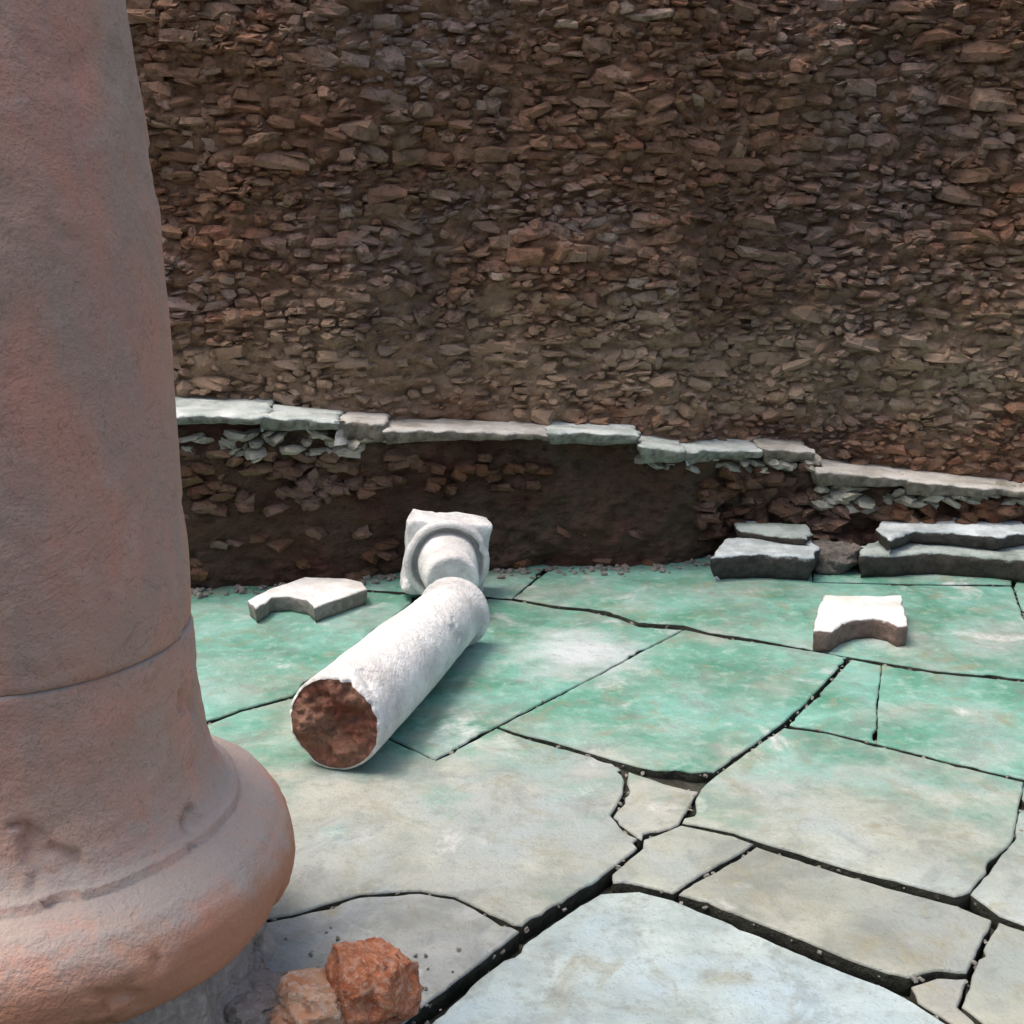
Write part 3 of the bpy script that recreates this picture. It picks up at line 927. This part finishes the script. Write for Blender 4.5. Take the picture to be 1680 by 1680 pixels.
# ---------------------------------------------------------------- fallen capital
capital = empty('fallen_capital', (-0.28, 4.6, 0))
tag(capital, 'white marble column capital lying on its side behind the fallen shaft', 'capital')
cc = ground(733, 915, 0.17)
C0 = Vector((cc.x, 4.62, 0.172))                          # centre of the abacus front
cax = Vector((0.13, -1.0, -0.03)).normalized()            # towards the viewer
neck = [(-.02, .150), (0.0, .158), (0.02, .166), (0.038, .168), (0.052, .162), (0.058, .150), (0.05, .142), (0.02, .136), (0.005, .128), (0.01, .120), (0.04, .117), (0.10, .112), (0.17, .107), (0.24, .103), (0.262, .100), (0.268, .09), (0.270, 0.04), (0.270, 0.0005)]
lathe('bell', dense(neck, 0.007), M_WHITE, C0, cax, capital, seg=120, rough=0.004, seed=9, scale=11.0, chips=0.008)
bm = bmesh.new()
bmesh.ops.create_cube(bm, size=2.0)
bmesh.ops.subdivide_edges(bm, edges=bm.edges[:], cuts=25, use_grid_fill=True)
su = cax.cross(Vector((0, 0, 1))).normalized(); sw = su.cross(cax).normalized()
tw = R(7)
su, sw = su * math.cos(tw) + sw * math.sin(tw), sw * math.cos(tw) - su * math.sin(tw)
for v in bm.verts:
    p = v.co.copy()
    q = p.normalized()
    m = (abs(p.x) ** 16 + abs(p.y) ** 16 + abs(p.z) ** 16) ** (1 / 16)
    p = p / m
    lx = p.x * 0.168; lz = p.y * 0.160; ly = p.z * 0.07
    # concave sides between the horns
    lx *= 1 - 0.05 * (1 - min(1, abs(p.y))) ; lz *= 1 - 0.05 * (1 - min(1, abs(p.x)))
    co = C0 - cax * 0.062 + su * lx + sw * lz + cax * ly
    co += noise.noise_vector(co * 8.0) * 0.010 + noise.noise_vector(co * 24.0) * 0.005
    chip_q = noise.noise(co * 13.0 + Vector((2, 0, 7)))
    if chip_q > 0.2 and max(abs(p.x), abs(p.y)) > 0.85:
        co -= (co - C0).normalized() * (chip_q - 0.2) * 0.07
    v.co = co
me = bpy.data.meshes.new('abacus')
bm.to_mesh(me); bm.free()
me.materials.append(M_WHITE)
for p in me.polygons: p.use_smooth = True
link_mesh('abacus', me, capital)

# ---------------------------------------------------------------- standing column
D = 2.4
az0 = math.atan2(ray(30, 1095).x, ray(30, 1095).y)
CX, CY = D * math.sin(az0), D * math.cos(az0)
column = empty('standing_column', (CX, CY, 0))
tag(column, 'thick weathered pink stone column on a round moulded base in the left foreground', 'column')
SIL = [(205, 0), (222, 100), (241, 200), (262, 350), (277, 500), (289, 650), (300, 800), (309, 900), (314, 970), (314, 1014)]
BASE = [(314, 1028), (318, 1070), (328, 1150), (343, 1205), (362, 1236), (385, 1248), (436, 1283), (466, 1322), (479, 1375), (474, 1440), (450, 1515), (415, 1565)]
def silh(px, py):
    d = ray(px, py)
    az = math.atan2(d.x, d.y)
    r = D * math.sin(az - az0)
    t = math.sqrt(D * D - r * r)
    return (EYE + t * d.z / math.hypot(d.x, d.y), r)
sp = sorted(silh(*q) for q in SIL)
r0 = sp[0][1]
ztop_base = sp[0][0]
sp = [(ztop_base + .004, r0 - .004), (ztop_base + .007, r0)] + [q for q in sp if q[0] > ztop_base + .02]
sp += [(2.12, sp[-1][1] - .010), (2.3, sp[-1][1] - .02)]
bp = [(0.196, r0 + .10), (0.198, r0 + .138), (0.205, r0 + .152), (0.222, r0 + .164), (0.248, r0 + .173), (0.28, r0 + .177), (0.315, r0 + .174), (0.345, r0 + .163),
      (0.372, r0 + .143), (0.391, r0 + .116), (0.402, r0 + .092), (0.407, r0 + .080), (0.409, r0 + .073), (0.424, r0 + .071), (0.428, r0 + .067), (0.430, r0 + .056), (0.452, r0 + .038),
      (0.485, r0 + .022), (0.525, r0 + .012), (0.59, r0 + .005), (0.66, r0 + .001), (ztop_base - .003, r0), (ztop_base + .003, r0 - .004)]
pp = [(-0.02, r0 + .125), (0.03, r0 + .118), (0.09, r0 + .112), (0.15, r0 + .106), (0.185, r0 + .098), (0.194, r0 + .085)]
lathe('plinth', dense(pp, 0.010), M_GREYSTONE, (CX, CY, 0), (0, 0, 1), column, seg=200, rough=0.030, seed=6, scale=9.0, chips=0.03, cap=(True, True))
print('seam', ztop_base, r0)
lathe('base', dense(bp, 0.008), M_COLUMN, (CX, CY, 0), (0, 0, 1), column, seg=260, rough=0.007, seed=2, scale=7.0, chips=0.016, cap=(True, True))
lathe('shaft', dense(sp, 0.012), M_COLUMN, (CX, CY, 0), (0, 0, 1), column, seg=220, rough=0.004, seed=4, scale=5.0, chips=0.006, cap=(True, True))

# ---------------------------------------------------------------- rubble beside the column base
p = ground(615, 1690)
tag(rock_mesh('brick_fragment', (p.x, p.y + .015, 0.0), (0.165, 0.145, 0.19), M_TERRA, None, seed=31, planes=11, rough=.175, square=.72, subdiv=5, rot=(.15, .1, .5), holes=[((-.45, -.8, .25), .42, .5)]),
    'rust red broken brick chunk standing at the bottom edge beside the column base', 'brick chunk')
p = ground(525, 1705)
tag(rock_mesh('rubble_stone', (p.x, p.y, 0.0), (0.17, 0.15, 0.11), M_TANSTONE, None, seed=33, planes=10, rough=.18, square=.72, subdiv=5, rot=(0, .25, .3)),
    'flat tan and rust stone lying left of the rust red brick chunk', 'stone')
p = ground(420, 1670)
tag(rock_mesh('rubble_stone', (p.x, p.y, 0.0), (0.19, 0.18, 0.07), M_GREYSTONE, None, seed=36, planes=14, rough=.22, rot=(0, .1, 1.0)),
    'low grey stone tucked against the foot of the standing column', 'stone')

# ---------------------------------------------------------------- grit: chips at the foot of the wall, in the joints and round the rubble
rnd = random.Random(77)
gv, gf, gr = [], [], []
def chip(x, y, zc, w):
    k = rnd.randrange(16)
    M = Matrix.Translation((x, y, zc + w * 0.15)) @ Euler((rnd.gauss(0, .4), rnd.gauss(0, .4), rnd.uniform(0, 6.28))).to_matrix().to_4x4() @ Matrix.Diagonal((w, w * rnd.uniform(.6, 1), w * rnd.uniform(.35, .7), 1))
    b = len(gv); r = rnd.random()
    for c in SHAPE_V[k]:
        gv.append(M @ c); gr.append(r)
    for f in SHAPE_F[k]:
        gf.append(tuple(b + q for q in f))
for _ in range(420):
    x = rnd.uniform(-1.7, 2.6)
    chip(x, yb(x) - abs(rnd.gauss(0, .05)) + .03, 0.003, rnd.uniform(.006, .028))
for pix, tint, gap, top in S:
    pl = [ground(*q) for q in pix]
    for a, b in zip(pl, pl[1:] + pl[:1]):
        for _ in range(int((b - a).length * 16)):
            q = a.lerp(b, rnd.random())
            chip(q.x + rnd.gauss(0, .006), q.y + rnd.gauss(0, .006), -0.012 + rnd.uniform(-.008, .006), rnd.uniform(.004, .014))
for _ in range(90):
    q = ground(rnd.gauss(560, 80), rnd.gauss(1640, 45))
    chip(q.x, q.y, 0.002, rnd.uniform(.003, .010))
grit = mesh_obj('gravel', gv, gf, M_GRIT, None, False)
tag(grit, 'small stone chips scattered in the joints and along the wall foot', 'gravel', kind='stuff')
